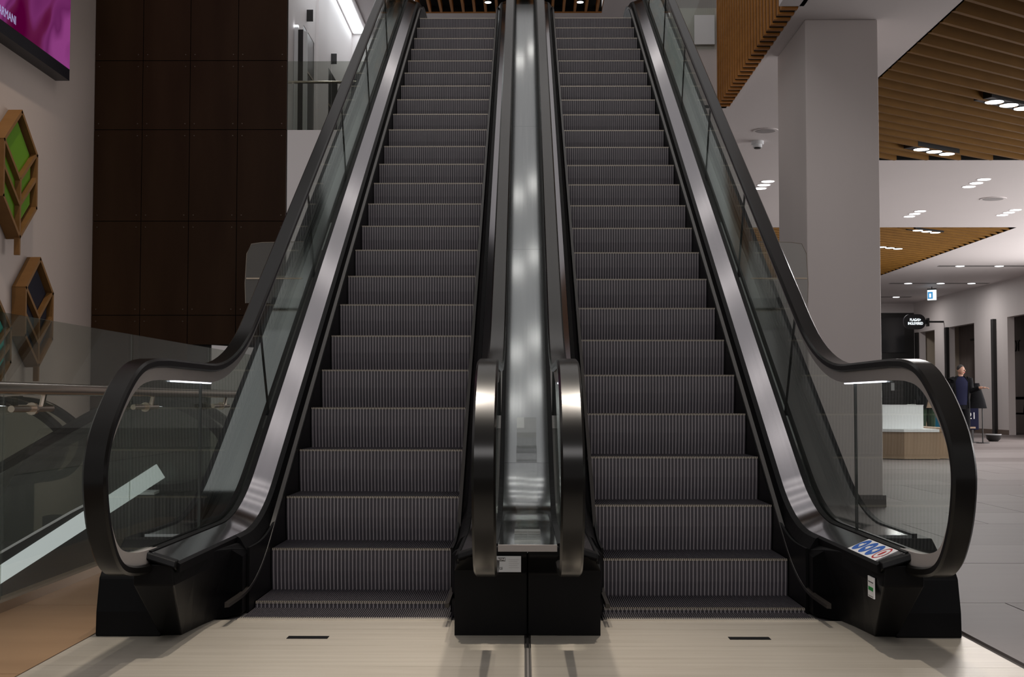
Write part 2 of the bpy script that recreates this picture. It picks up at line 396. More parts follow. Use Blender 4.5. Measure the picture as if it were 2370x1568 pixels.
# landing plate
def landing(x0, x1, label):
    ca = (x0 + x1) / 2
    root = thing('landing_plate', label, 'floor plate', (ca, 5.0, 0), 'landing plates')
    ys = [3.2, 3.65, 4.05, 4.455, 4.859, 5.266, 5.652, 5.878]
    xa = x0 if x0 > -1 else x0; xb = x1
    for a, b in zip(ys[:-1], ys[1:]):
        aa, bb = x0 + .004, x1 - .004
        if b > 5.7:
            aa = x0 + (.33 if x0 < -1 else .28); bb = x1 - (.33 if x1 > 1 else .28)
        MB().box(aa, bb, a + .0012, b - .0012, -.010, .002).build('plank', M['plate'], root)
    MB().box(x0 + .004, x1 - .004, 3.2, 5.87, -.0115, -.010).build('tray', M['platedark'], root)
    sx = -.882 if ca < 0 else .889
    MB().box(sx - .082, sx + .082, 5.415, 5.475, .0005, .0032).build('lifting_slot', M['black'], root)
    c = MB(); xs = ca - .47
    xs = (-.795 if ca < 0 else .795) - .465
    c.box(xs, xs + .93, 5.872, 5.905, -.008, .005)
    for k in range(100): c.box(xs + k * .0093 + .001, xs + k * .0093 + .005, 5.905, 5.95, -.006, .0035)
    c.build('comb', M['plate'], root)
    return root
landing(-1.765, -.009, 'brushed steel landing plate before the left escalator, left of the centre joint')
landing(.009, 1.765, 'brushed steel landing plate before the right escalator, right of the centre joint')
j = MB(); j.box(-.009, -.005, 3.2, 5.5, -.011, .004); j.box(.005, .009, 3.2, 5.5, -.011, .004)
jr = tag(j.build('joint_strip', M['platedark']), 'dark narrow joint strip between the two steel landing plates', 'joint strip')

# ------------------------------------------------------------------ escalators
TAN = math.tan(R(30))
def zn(y): return .452 + TAN * (y - 7.079)
def run_path(zflat, off, R1, ztop, R2, ys, ye):
    yc = (zflat - off - .452) / TAN + 7.079; yu = (ztop - off - .452) / TAN + 7.079
    T1 = R1 * math.tan(R(15)); T2 = R2 * math.tan(R(15)); p = [(ys, zflat)]
    p += [(yc - T1 + R1 * math.sin(R(a)), zflat + R1 - R1 * math.cos(R(a))) for a in [3 * i for i in range(11)]]
    ylast = p[-1][0]; yfirst = yu - T2 * math.cos(R(30))
    p += [(y, zn(y) + off) for y in [ylast + (yfirst - ylast) * i / 6 for i in range(1, 6)]]
    p += [(yu + T2 - R2 * math.sin(R(a)), ztop - R2 + R2 * math.cos(R(a))) for a in [30 - 3 * i for i in range(11)]]
    p.append((ye, ztop)); return p
NEWEL = [(5.25, .300), (5.08, .303), (4.94, .312), (4.80, .333), (4.715, .363), (4.645, .414), (4.575, .503), (4.535, .594), (4.517, .69), (4.532, .765), (4.58, .846),
         (4.665, .925), (4.775, 1.003), (4.89, 1.063), (5.01, 1.098), (5.15, 1.114)]
def smooth_path(p, n=3):
    out = []
    for i in range(len(p) - 1):
        p0 = p[max(i - 1, 0)]; p1 = p[i]; p2 = p[i + 1]; p3 = p[min(i + 2, len(p) - 1)]
        for j in range(n):
            t = j / n
            out.append(tuple(.5 * ((2 * p1[k]) + (-p0[k] + p2[k]) * t + (2 * p0[k] - 5 * p1[k] + 4 * p2[k] - p3[k]) * t * t + (-p0[k] + 3 * p1[k] - 3 * p2[k] + p3[k]) * t ** 3) for k in (0, 1)))
    out.append(p[-1]); return out
NEW = smooth_path(NEWEL, 3)
HAND = NEW + run_path(1.12, .945, 2.05, ZU + 1.12, 1.6, 5.32, 18.5)
DECK = run_path(.375, .13, 1.5, ZU + .375, 1.5, 5.13, 18.5)
BRUSH = run_path(.10, .085, 1.3, ZU + .2, 1.3, 5.72, 18.0)
def offset(path, q):
    out = []
    for i, (a, b) in enumerate(path):
        p0 = path[max(i - 1, 0)]; p1 = path[min(i + 1, len(path) - 1)]
        t = Vector((p1[0] - p0[0], p1[1] - p0[1])).normalized(); out.append((a - t[1] * q, b + t[0] * q))
    return out
def interp(path, y):
    for (a, b), (c, d) in zip(path[:-1], path[1:]):
        if a <= y <= c: return b + (d - b) * (y - a) / (c - a)
    return path[-1][1]
HI = offset(HAND[len(NEW):], -.080); LO = offset(DECK, -.02)
NEWIN = offset(HAND[:len(NEW) + 1], -.080)
BELT = [(-.033, 0), (.033, 0), (.041, -.009), (.041, -.029), (.032, -.036), (-.032, -.036), (-.041, -.029), (-.041, -.009)]

def balustrade(root, xg, d, outer_side, label_side):
    fn = lambda u, s, z: (xg + d * u, s, z)
    hr = MB().sweep(BELT, HAND, fn).build('handrail', M['rubber'], root, True)
    gd = MB().sweep([(-.023, -.030), (.023, -.030), (.020, -.084), (-.020, -.084)], HAND, fn).build('handrail_guide', M['guide'], root, True)
    lp = [(5.52 + .08 * i, 1.12 - .0845) for i in range(9)]
    MB().sweep([(-.012, 0), (.012, 0), (.010, -.005), (-.010, -.005)], lp, fn).build('comb_lamp', M['railled'], root)
    # glass panes
    pane = lambda poly: MB().prism(poly, -.006, .006, lambda t, p, q: (xg + t, p, q)).build('glass_pane', M['glass'], root)
    arc = [p for p in NEWIN if p[1] > .372 or p[0] < 4.95]
    pane([(5.995, .36), (5.995, 1.04)] + [p for p in arc[::-1] if p[0] < 5.99])
    seams = [(6.005, 6.005), (7.62, 7.30)] + [(7.62 + 1.62 * i, 7.30 + 1.62 * i) for i in range(1, 6)] + [(17.4, 17.2)]
    for (a, ah), (b, bh) in zip(seams[:-1], seams[1:]):
        g = .003 if a > 6.1 else 0
        n = 12; lo = [(a + g + (b - g - a - g) * i / n, interp(LO, a + g + (b - g - a - g) * i / n)) for i in range(n + 1)]
        hi = [(ah + g + (bh - g - ah - g) * i / n, interp(HI, ah + g + (bh - g - ah - g) * i / n)) for i in range(n + 1)]
        pane(lo + hi[::-1])
        if b < 17:
            za, zb_ = interp(LO, b), interp(HI, bh)
            MB().add([(xg + o_, yy, zz) for o_ in (-.0065, .0065) for yy, zz in ((b - .0018, za), (b + .0018, za), (bh + .0018, zb_), (bh - .0018, zb_))], [(0, 1, 2, 3), (7, 6, 5, 4), (0, 4, 5, 1), (1, 5, 6, 2), (2, 6, 7, 3), (3, 7, 4, 0)]).build('pane_joint', M['dark'], root)
    MB().box(xg - .0065, xg + .0065, 5.998, 6.002, .36, 1.035).build('pane_joint', M['dark'], root)
    # inner deck in brushed steel, black profiles, skirt, brush
    DK = DECK if outer_side else [(5.42, .375)] + DECK[1:]
    MB().sweep([(.030, .002), (.128, -.040), (.128, -.055), (.030, -.02)], DK, fn).build('inner_deck', M['steel'], root, True)
    k = MB().sweep([(.007, .010), (.031, .006), (.031, -.03), (.007, -.03)], DK, fn)
    k.sweep([(-.007, .010), (-.031, .006), (-.031, -.03), (-.007, -.03)], DK, fn)
    SK = [(6.15, .375)] + [p for p in DECK if p[0] > 6.17]
    k.sweep([(.127, -.034), (.140, -.043), (.138, -.075), (.127, -.075)], [DK[0], (6.17, .375)], fn)
    k.sweep([(.127, -.034), (.150, -.046), (.186, -.105), (.186, -.14), (.127, -.14)], SK, fn)
    k.build('deck_profile', M['black'], root)
    MB().sweep([(.186, -.09), (.197, -.09), (.197, -.42), (.186, -.42)], SK, fn).build('skirt', M['black'], root)
    MB().sweep([(.180, .0), (.199, -.006), (.199, -.020), (.180, -.022)], BRUSH, fn).build('skirt_brush', M['brush'], root)
    # pedestal with its nose
    pf = lambda t, p, q: (xg + d * t, p, q)
    ny = 5.10 if outer_side else 5.395
    if outer_side:
        bot = [(-.03, 5.49), (.056, 5.50), (.066, 5.60), (.082, 5.75), (.105, 5.89), (.186, 6.05), (.186, 6.8), (-.03, 6.8)]
        mid = [(-.03, 5.105), (.125, 5.105), (.130, 5.40), (.135, 5.70), (.145, 5.95), (.186, 6.05), (.186, 6.8), (-.03, 6.8)]
        zs_ = (0, .255, .335)
    else:
        bot = [(-.03, 5.50), (.146, 5.50), (.148, 5.60), (.150, 5.75), (.155, 5.89), (.186, 6.05), (.186, 6.8), (-.03, 6.8)]
        mid = [(-.03, 5.49), (.146, 5.49), (.148, 5.60), (.150, 5.75), (.155, 5.95), (.186, 6.05), (.186, 6.8), (-.03, 6.8)]
        zs_ = (0, .265, .33)
    top = [(u, max(y, ny)) if k > 1 else (min(u, .118), ny) for k, (u, y) in enumerate(mid)]
    if outer_side: top[3:6] = [(.140, 5.70), (.158, 5.95), (.186, 6.22)]
    else: top[3:6] = [(.140, 5.70), (.158, 5.95), (.186, 6.22)]
    b = MB(); n8 = len(bot)
    vs = [(xg + d * u, y, z - (max(u - .128, 0) * 1.1 if z > .3 else 0)) for lp_, z in ((bot, zs_[0]), (mid, zs_[1]), (top, zs_[2])) for u, y in lp_]
    fs = [tuple(range(n8))[::-1], tuple(range(2 * n8, 3 * n8))] + [(k * n8 + i_, k * n8 + (i_ + 1) % n8, (k + 1) * n8 + (i_ + 1) % n8, (k + 1) * n8 + i_) for k in (0, 1) for i_ in range(n8)]
    b.add(vs, fs).build('pedestal_nose', M['black'], root, bevel=.006)
    MB().prism([(ny + .002, .384), (ny - .010, .362), (ny + .02, .348), (ny + .055, .386)], .0, .13, lambda t, p, q: (xg + d * t, p, q - t * .31)).build('deck_end_cap', M['black'], root, bevel=.004)
    s = MB()
    if outer_side:
        s.prism([(5.46, 0), (5.465, .10), (5.50, .235), (5.56, .285), (5.72, .30), (5.84, .362), (6.5, .362), (6.9, .362), (6.9, 0)], -.285, -.02, pf)
    else:
        s.prism([(5.50, 0), (5.49, .255), (5.40, .33), (5.40, .372), (6.9, .372), (6.9, 0)], -.1485, -.02, pf)
    s.build('pedestal', M['black'], root, bevel=.008)
    if outer_side:
        OD = [p for p in DECK if p[0] > 5.9]; OD = [(5.85, .375)] + OD
        MB().sweep([(-.031, .0), (-.200, .0), (-.200, -.02), (-.031, -.02)], OD, fn).build('outer_deck', M['steel2'], root, True)
        MB().sweep([(-.199, .006), (-.222, .006), (-.222, -.06), (-.199, -.06)], OD, fn).build('deck_edge', M['black'], root)
        MB().sweep([(-.205, -.05), (-.215, -.05), (-.215, -.62), (-.205, -.62)], OD, fn).build('side_cladding', M['pillar'], root)
        a = 8.9; zd = interp(DECK, a)
        poly = [(-.02, zd - .03), (-.405, zd - .03), (-.41, zd + .10), (-.40, zd + .30), (-.37, zd + .365), (-.30, zd + .375), (-.02, zd + .38)]
        ac = MB().prism(poly, 0, .008, lambda t, p, q: (xg + d * p, a + t, q)).build('climb_guard', M['acryl'], root)
        rim = [(xg + d * p, a + .004, q) for p, q in poly[1:]]
        MB().tube(rim, .0025, 6).build('guard_edge', M['acryledge'], ac)
        MB().box(min(xg + d * -.03, xg + d * -.40), max(xg + d * -.03, xg + d * -.40), a - .008, a + .012, zd + .13, zd + .138).build('guard_bracket', M['curb'], ac)

# shared step meshes
def step_meshes():
    t = MB().box(-.465, .465, .0, .43, -.026, -.009)
    for k in range(100):
        x = -.465 + k * .0093 + .0024; t.box(x, x + .0045, .004, .425, -.0095, 0)
    prof = [(.000, -.004), (.001, -.05), (.004, -.11), (.012, -.17), (.024, -.235)]
    r = MB()
    pp = prof + [(p + .012, q) for p, q in prof[::-1]]
    r.prism(pp, -.465, .465, lambda a, p, q: (a, p, q))
    rb = MB()
    for k in range(50):
        x = -.465 + k * .0186 + .0063
        pr = [(p - .0045, q) for p, q in prof] + [(p + .002, q) for p, q in prof[::-1]]
        rb.prism(pr, x, x + .006, lambda a, p, q: (a, p, q))
    n = MB()
    for k in range(100):
        x = -.465 + k * .0093 + .0022; n.box(x, x + .0049, -.007, .012, -.009, .0012)
    res = []
    for nm, mb, m in (('tread', t, M['step']), ('riser', r, M['step']), ('riser_ribs', rb, M['rib']), ('nosing', n, M['nosing'])):
        o = mb.build(nm, m); res.append((nm, o.data)); bpy.data.objects.remove(o)
    return res
STEP = step_meshes()
def add_steps(root, xc, y0, z0, zb):
    for k in range(-3, 27):
        y = y0 + .4 * k; z = z0 + .4 * TAN * k
        if k == -1: z = zb[0]
        elif k == -2: z = zb[1]
        elif k == -3: z = -.004
        if k == 23: z = min(z, ZU - .03)
        if k > 23: z = ZU
        st = link('step', STEP[0][1], None, root); st.location = (xc, y, z)
        for nm, me in STEP[1:]:
            if k == -3 and nm != 'nosing': continue
            if k == -3: continue
            link(nm, me, None, st, local=True)
for side, xg0, xg1, xc, y0, z0, zb, lab in (
        ('l', -1.46, -.15, -.795, 7.079, .452, (.224, .022), 'left of the two parallel escalators, grey ribbed steps and black handrails'),
        ('r', 1.46, .15, .795, 6.957, .419, (.190, .014), 'right of the two parallel escalators, safety stickers on its outer deck')):
    root = thing('escalator', lab, 'escalator', (xc, 5.9, 0), 'escalators')
    d = 1 if side == 'l' else -1
    balustrade(root, xg0, d, True, side); balustrade(root, xg1, -d, False, side)
    add_steps(root, xc, y0, z0, zb)
    # truss floor below the steps
    tp = [(y, z - .30) for y, z in [(6.6, .1)] + [(y, zn(y)) for y in (7.2, 10, 13, 15.5)] + [(17.5, ZU)]]
    MB().sweep([(-.50, 0), (.50, 0), (.50, -.04), (-.50, -.04)], tp, lambda u, s, z: (xc + u, s, z)).build('truss_pan', M['black'], root)
    if side == 'l':
        nm = MB().box(-.123, -.026, 5.385, 5.392, .272, .335)
        pln = nm.build('name_plate', mat('name_plate_grey', (.36, .37, .39), .4), root)
        text('lettering', 'KONE', .012, (-.103, 5.384, .322), FACE_CAM, M['stickerwhite'], pln, .9, .0005)
        MB().box(-.118, -.088, 5.3845, 5.3855, .315, .329).build('logo_block', M['dark'], pln)
        text('lettering', 'CE', .014, (-.106, 5.384, .286), FACE_CAM, M['dark'], pln, .8, .0004)
        for i in range(5):
            MB().box(-.075, -.034 - .006 * (i % 2), 5.3846, 5.3852, .288 + i * .008, .2905 + i * .008).build('print_line', M['printgrey'], pln)
    else:
        # safety sticker on the outer inner-deck: lies on the sloping deck
        Lz = lambda u: .378 - (u - .03) * .43
        sf = lambda u, y, h=.0015: (1.46 - u, y, Lz(u) + h)
        y0s, y1s = 5.22, 5.66
        sh = lambda u: .06 * (0.13 - u) / .1
        q = MB().add([sf(.125, y0s), sf(.034, y0s), sf(.034, y1s), sf(.125, y1s), sf(.125, y0s, .0), sf(.034, y0s, .0), sf(.034, y1s, .0), sf(.125, y1s, .0)],
                     [(0, 1, 2, 3), (7, 6, 5, 4), (0, 4, 5, 1), (1, 5, 6, 2), (2, 6, 7, 3), (3, 7, 4, 0)])
        stk = q.build('safety_sticker', M['stickerwhite'], root)
        def ell(cy, ry, ru, h, m, nm, hole=None):
            n = 24; b = MB(); cu = .078
            ring = [sf(cu + ru * math.cos(2 * math.pi * i / n), cy + ry * math.sin(2 * math.pi * i / n), h) for i in range(n)]
            if hole is None: b.add(ring, [tuple(range(n))])
            else:
                r2 = [sf(cu + ru * hole * math.cos(2 * math.pi * i / n), cy + ry * hole * math.sin(2 * math.pi * i / n), h) for i in range(n)]
                b.add(ring + r2, [(i, (i + 1) % n, n + (i + 1) % n, n + i) for i in range(n)])
            b.build(nm, m, stk)
        for i in range(3):
            cy = 5.605 - .105 * i
            ell(cy, .048, .040, .0022, M['stickerblue'], 'pictogram_disc')
            ell(cy + .006, .014, .010, .0028, M['stickerwhite'], 'pictogram')
            ell(cy - .012, .008, .018, .0028, M['stickerwhite'], 'pictogram')
        ell(5.29, .048, .040, .0022, M['stickerred'], 'pictogram_ring', .82)
        ell(5.29, .012, .018, .0028, M['stickerred'], 'pictogram')
        MB().add([sf(.065, 5.232, .0022), sf(.095, 5.232, .0022), sf(.095, 5.24, .0022), sf(.065, 5.24, .0022)], [(0, 1, 2, 3)]).build('print_line', M['printgrey'], stk)
        gl = MB().box(1.324, 1.3285, 5.195, 5.285, .195, .275).build('inspection_label', M['stickerwhite'], root)
        MB().box(1.3232, 1.3242, 5.205, 5.275, .222, .236).build('green_field', M['stickergreen'], gl)
        MB().box(1.3232, 1.3242, 5.205, 5.275, .253, .256).build('print_line', M['dark'], gl)
        MB().box(1.3232, 1.3242, 5.205, 5.275, .200, .2015).build('print_line', M['dark'], gl)

# centre deck between the two escalators
cd = thing('centre_deck', 'long steel deck strip rising between the two escalators', 'deck strip', (0, 5.6, .37))
CD = run_path(.375, .13, 1.5, ZU + .375, 1.5, 5.40, 18.5)
def cut(path, a, b):
    ys = [a + (b - a) * i / 16 for i in range(17)]; return [(y, interp(path, y)) for y in ys]
cuts = [5.41, 7.15, 9.6, 12.0, 14.0, 16.0, 18.4]
for a, b in zip(cuts[:-1], cuts[1:]):
    MB().sweep([(-.118, .003), (.118, .003), (.118, -.03), (-.118, -.03)], cut(CD, a + .001, b - .001), lambda u, s, z: (u, s, z)).build('deck_panel', M['steel2'], cd, True)
MB().box(-.118, .118, 5.393, 5.412, .352, .378).build('front_lip', M['guide'], cd)
for y in (5.47, 7.32):
    z = interp(CD, y + .05) + .004; sl = TAN if y > 6.5 else 0
    f = lambda u, s, q: (u, s, q)
    pts = [(y, z), (y, z + .035), (y + .012, z + .045), (y + .11, z + .045 + .11 * sl), (y + .12, z + .035 + .12 * sl), (y + .12, z + .12 * sl)]
    MB().prism(pts, -.053, .053, lambda t, p, q: (t, p, q)).build('slide_stop', M['acryl'], cd)
MB().sweep([(-.055, .005), (.055, .005), (.055, .003), (-.055, .003)], cut(CD, 5.6, 7.3), lambda u, s, z: (u, s, z)).build('clear_film', glass('clear_film', (.97, .97, .97), 1.4, .1), cd)

# ------------------------------------------------------------------ glass railing on the left
ra = thing('glass_railing', 'glass railing with steel handrail along the void left of the escalators', 'railing', (-2.4, 8, 0))
for a in (4.15, 6.15, 8.15, 10.15, 12.15):
    MB().box(-2.407, -2.393, a + .01, a + 1.99, .03, 1.356).build('glass_pane', M['railglass'], ra)
MB().box(-2.44, -2.36, 4.1, 14.2, 0, .045).build('bottom_channel', M['curb'], ra)
hz = [(-2.32, y, 1.008) for y in (4.1, 8, 11.7)]
MB().tube(hz, .030, 14).build('rail_tube', M['tube'], ra, True)
for y in (4.3, 6.32, 8.22, 10.27):
    br = MB().tube([(-2.33, y - .26, .915), (-2.33, y + .26, .915)], .016, 10).build('bracket_bar', M['tube'], ra, True)
    MB().tube([(-2.33, y - .01, .915), (-2.33, y + .014, .915)], .030, 12).build('clamp_ring', M['tube'], br, True)
    MB().tube([(-2.33, y + .12, .92), (-2.325, y + .13, .96), (-2.32, y + .13, .985)], .014, 8).build('bracket_arm', M['tube'], br, True)
    MB().tube([(-2.393, y, .915), (-2.33, y, .915)], .018, 10).build('glass_fixing', M['tube'], br, True)

# ------------------------------------------------------------------ side escalators in the void
def side_escalator(x0, yn, yf, label, dirx=-1):
    root = thing('escalator', label, 'escalator', (x0, (yn + yf) / 2, 0), 'escalators in the void')
    t = TAN
    top = [(-.62 + (p[0] - 4.517), p[1]) for p in NEW]          # newel facing +x, s grows to -x
    top = [(p[0], p[1] - .12) for p in top]
    zf = 1.0; s1 = .32; RR = 1.15; T = RR * math.tan(R(15))
    path = top + [(s1 - T + RR * math.sin(R(a)), zf - RR + RR * math.cos(R(a))) for a in range(0, 31, 5)]
    path += [(s1 + d, zf - d * t) for d in (1.2, 3, 5, 7)]
    dk = [(-.05, .22)] + [(s1 - T + .05 + RR * math.sin(R(a)), .22 - RR + RR * math.cos(R(a))) for a in range(0, 31, 5)] + [(s1 + .05 + d, .22 - d * t) for d in (1.2, 3, 5, 7)]
    for y, sgn in ((yn, 1), (yf, -1)):
        fn = lambda u, s, z: (x0 + dirx * s, y + sgn * u, z)
        MB().sweep(BELT, path, fn).build('handrail', M['rubber'], root, True)
        MB().sweep([(-.02, -.03), (.02, -.03), (.02, -.08), (-.02, -.08)], path, fn).build('handrail_guide', M['black'], root, True)
        if sgn > 0: MB().sweep([(-.205, -.0), (-.225, -.0), (-.225, -.13), (-.205, -.13)], [(-.07, .44), (7, .44 - 7.07 * .65)], fn).build('lit_skirting', M['litskirt'], root)
        lo = offset(dk, -.02); hi = offset(path[len(top):], -.08)
        poly = [p for p in offset(top, -.08) if p[1] > .33]
        MB().prism([p for p in lo] + hi[::-1] + poly[::-1], -.006, .006, lambda a, p, q: (x0 + dirx * p, y + a, q)).build('glass_pane', M['railglass'], root)
        MB().sweep([(-.03, 0), (-.20, -.01), (-.20, -.03), (-.03, -.02)], dk, fn).build('outer_deck', M['whiteboard'], root)
        MB().sweep([(-.03, .03), (.16, .03), (.16, -.25), (-.03, -.25)], offset(dk, -.0), lambda u, s, z: (x0 + dirx * s, y + sgn * (u + .03), z - .03)).build('deck_profile', M['black'], root)
        MB().sweep([(-.19, -.03), (-.21, -.03), (-.21, -.9), (-.19, -.9)], dk, fn).build('side_cladding', M['dark'], root)
        lp = [(-.10 + .1 * i, zf - .12 - .0 + .034) for i in range(6)]
        MB().sweep([(-.012, 0), (.012, 0), (.012, -.012), (-.012, -.012)], [(p, zf - .082) for p, _ in lp], fn).build('comb_lamp', M['railled'], root)
    for k in range(14):
        s = .6 + .4 * k
        MB().box(min(x0 + dirx * s, x0 + dirx * (s + .4)), max(x0 + dirx * s, x0 + dirx * (s + .4)), yn + .2, yf - .2, -.25 - .231 * k, -.02 - .231 * k).build('step', M['step'], root)
    return root
side_escalator(-3.07, 11.15, 11.75, 'dark escalator going down to the left behind the glass railing, nearer one')
side_escalator(-4.72, 12.05, 12.6, 'farther escalator with a rounded black newel below the dark leaf ornament')
# far lower-storey column and red posts seen through the glass
tag(MB().box(-3.45, -3.15, 16.6, 16.9, -4.5, 1.3).build('basement_column', M['white']), 'pale grey column below the brown clad wall', 'column')
for x in (-2.85, -2.55):
    tag(MB().tube([(x, 14.4, -4.5), (x, 14.4, .35)], .028, 10).build('red_post', M['redpost'], smooth=True),
        'left thin red post in the void' if x < -2.6 else 'right thin red post in the void', 'post', 'red posts')

# ------------------------------------------------------------------ screen and leaf ornaments on the left wall
sc = thing('led_screen', 'large wall screen showing a magenta picture above the leaf ornaments', 'screen', (-4.9, 12.5, 4.4))
MB().box(-5.0, -4.852, 11.6, 14.128, 4.36, 6.9).build('screen_frame', mat('screen_frame', (.002, .002, .006), .4), sc)
ds = MB().box(-4.853, -4.848, 11.65, 14.118, 4.482, 6.8).build('display', M['screen'], sc)
text('lettering', 'ARMANI', .118, (-4.846, 12.60, 4.562), FACE_RIGHT, M['screentext'], ds, .98, .001, 'RIGHT')
def leaf(cy, hw, zt, zs, zl, v1, v2, zb, zstem, mboard, label, veins=2):
    root = thing('leaf_ornament', label, 'ornament', (-5, cy, zstem), 'leaf ornaments on the cream wall')
    t = .035; x0, x1 = -4.995, -4.86
    def bar(a, b, nm='frame_bar', xx=x1, x0=x0):
        a = Vector(a); b = Vector(b); d = (b - a).normalized(); n = Vector((-d.y, d.x)) * (t / 2); a = a - d * .012; b = b + d * .012
        MB().prism([tuple(a - n), tuple(b - n), tuple(b + n), tuple(a + n)], x0, xx, lambda q, y, z: (q, y, z)).build(nm, M['leafwood'], root)
    pts = [(cy, zt), (cy + hw, zs), (cy + hw, zl), (cy, zb), (cy - hw, zl), (cy - hw, zs)]
    for a, b in zip(pts, pts[1:] + pts[:1]): bar(a, b)
    bar((cy, zstem), (cy, v1), 'stem', x1 - .002, -4.913)
    for k, (vc, ze) in enumerate(((v1, zs), (v2, zs - (v1 - v2)))[:veins]):
        bar((cy, vc), (cy + hw - .02, ze), 'vein', x1 - .004, -4.913); bar((cy, vc), (cy - hw + .02, ze), 'vein', x1 - .004, -4.913)
    s = .88
    MB().prism([(cy + (y - cy) * s, (z - (zs + zl) / 2) * s + (zs + zl) / 2) for y, z in pts], -4.925, -4.913, lambda q, y, z: (q, y, z)).build('backboard', mboard, root)
leaf(12.835, .425, 3.745, 3.395, 2.87, 3.084, 2.839, 2.53, 2.368, M['green'], 'large wooden leaf ornament with a bright green board below the screen')
leaf(13.395, .375, 2.375, 2.057, 1.592, 1.788, 1.529, 1.31, 1.162, M['navy'], 'wooden leaf ornament with a dark navy board, partly behind the railing glass')
leaf(12.33, .325, 1.90, 1.64, 1.32, 1.45, 1.28, 1.08, .98, M['teal'], 'wooden leaf ornament with a teal board cut by the left photo edge')

# ------------------------------------------------------------------ upper gallery on the left
struct(MB().box(-6, -1.7, 22.95, 34, ZU - .12, ZU).build('floor', M['tilebase']))
doors = [(24.6, 25.9), (27.8, 29.2)]
wl = MB(); wl.box(-4.3, -4.1, 22.95, 24.6, ZU, ZT); wl.box(-4.3, -4.1, 25.9, 27.8, ZU, ZT); wl.box(-4.3, -4.1, 29.2, 31.7, ZU, ZT)
wl.box(-4.3, -4.1, 24.6, 25.9, 7.93, ZT); wl.box(-4.3, -4.1, 27.8, 29.2, 7.93, ZT)
struct(wl.build('wall_left', M['white']))
struct(MB().box(-4.3, 2.6, 31.6, 31.8, ZU, ZT).build('wall_back', M['white']))
for i, (a, b) in enumerate(doors):
    dd = struct(MB().box(-4.14, -4.105, a, b, ZU, 7.93).build('door_%d' % (i + 1), M['darkdoor']))
    MB().box(-4.105, -4.095, a, b, 7.15, 7.19).build('door_rail', M['curb'], dd)
    tag(MB().box(-4.10, -3.98, a + .35, a + .38, 8.10, 8.32).build('door_sign', M['dark']), 'small dark projecting sign above the %s gallery door' % ('nearer' if i == 0 else 'farther'), 'sign', 'gallery door signs')
    tag(MB().box(-4.099, -4.085, b + .55, b + .60, 6.0, 6.75).build('pull_bar', M['dark']), 'dark vertical bar on the wall past the %s gallery door' % ('nearer' if i == 0 else 'farther'), 'bar', 'gallery wall bars')
# proud pier between the doors
struct(MB().box(-4.11, -4.05, 26.1, 27.45, ZU, ZT - .5).build('trim_6', M['white']))
sl = thing('strip_light', 'bright linear ceiling light over the upper left gallery', 'light', (-3.9, 28, ZT - .1))
MB().box(-4.09, -3.70, 22.95, 31.58, ZT - .04, ZT - .01).build('housing', M['white'], sl)
MB().box(-4.05, -3.78, 23.0, 31.5, ZT - .055, ZT - .042).build('diffuser', M['strip'], sl)
struct(MB().box(-4.3, -2.45, 22.95, 31.6, ZT, ZT + .1).build('ceiling', M['white']))
# totem and desk
tt = thing('display_totem', 'slim glossy dark totem with lit white cap beside the brown wall', 'totem', (-4.0, 23.7, ZU))
MB().box(-4.02, -3.93, 23.55, 23.62, ZU, 7.55).build('dark_post', M['dark'], tt)
MB().box(-4.09, -4.02, 23.55, 23.62, ZU, 7.60).build('side_fin', M['whiteboard'], tt)
MB().box(-3.93, -3.86, 23.55, 23.62, ZU, 7.52).build('side_fin', M['whiteboard'], tt)
MB().box(-4.09, -4.02, 23.54, 23.63, 7.60, 7.63).build('lit_cap', M['lampdim'], tt)
ds_ = thing('dark_shop', 'dark shop entrance on the end wall of the upper left gallery', 'shop', (-3.4, 31.55, ZU))
MB().box(-4.09, -2.6, 31.5, 31.59, ZU, 8.55).build('entrance', M['recess'], ds_)
MB().box(-4.09, -2.6, 31.4, 31.59, 8.55, 8.72).build('fascia', M['dark'], ds_)
for x in (-3.6, -3.1): MB().box(x, x + .04, 31.46, 31.5, ZU, 8.55).build('mullion', M['dark'], ds_)
gr = thing('gallery_railing', 'glass railing with steel handrail on the upper left gallery edge', 'railing', (-3.2, 22.93, ZU))
for a in (-4.12, -3.33, -2.54):
    MB().box(a, a + .785, 22.93, 22.945, ZU, 6.82).build('glass_pane', M['railglass'], gr)
MB().tube([(-4.12, 22.99, 6.468), (-1.75, 22.99, 6.468)], .024, 10).build('rail_tube', M['tube'], gr, True)
for x in (-4.0, -3.2, -2.4):
    MB().tube([(x, 22.94, 6.44), (x, 22.99, 6.45)], .012, 8).build('bracket_arm', M['tube'], gr, True)

# ------------------------------------------------------------------ upper ceiling above and behind the escalators
struct(MB().box(-2.45, 3.2, 29.95, 31.8, ZT - .02, ZT + .1).build('ceiling', M['white']))
struct(MB().box(1.74, 8, 22, 29.95, ZT - .02, ZT + .1).build('ceiling', M['white']))
us = thing('slat_ceiling', 'dark open slat ceiling with thin wooden fins over the top landing', 'ceiling panel', (-.3, 28, ZT))
MB().box(-2.45, 1.74, 20.5, 29.95, ZT + .40, ZT + .42).build('backing', M['recess'], us)
for k in range(17):
    x = -2.40 + .25 * k
    MB().box(x, x + .055, 20.5, 29.95, ZT - .02, ZT + .16).build('slat', M['wood'], us)
MB().box(-2.45, 1.74, 29.90, 29.945, ZT + .0, ZT + .4).build('end_board', M['recess'], us)
MB().box(-2.45, 1.74, 29.90, 29.95, ZT - .024, ZT + .0).build('end_trim', M['wood'], us)
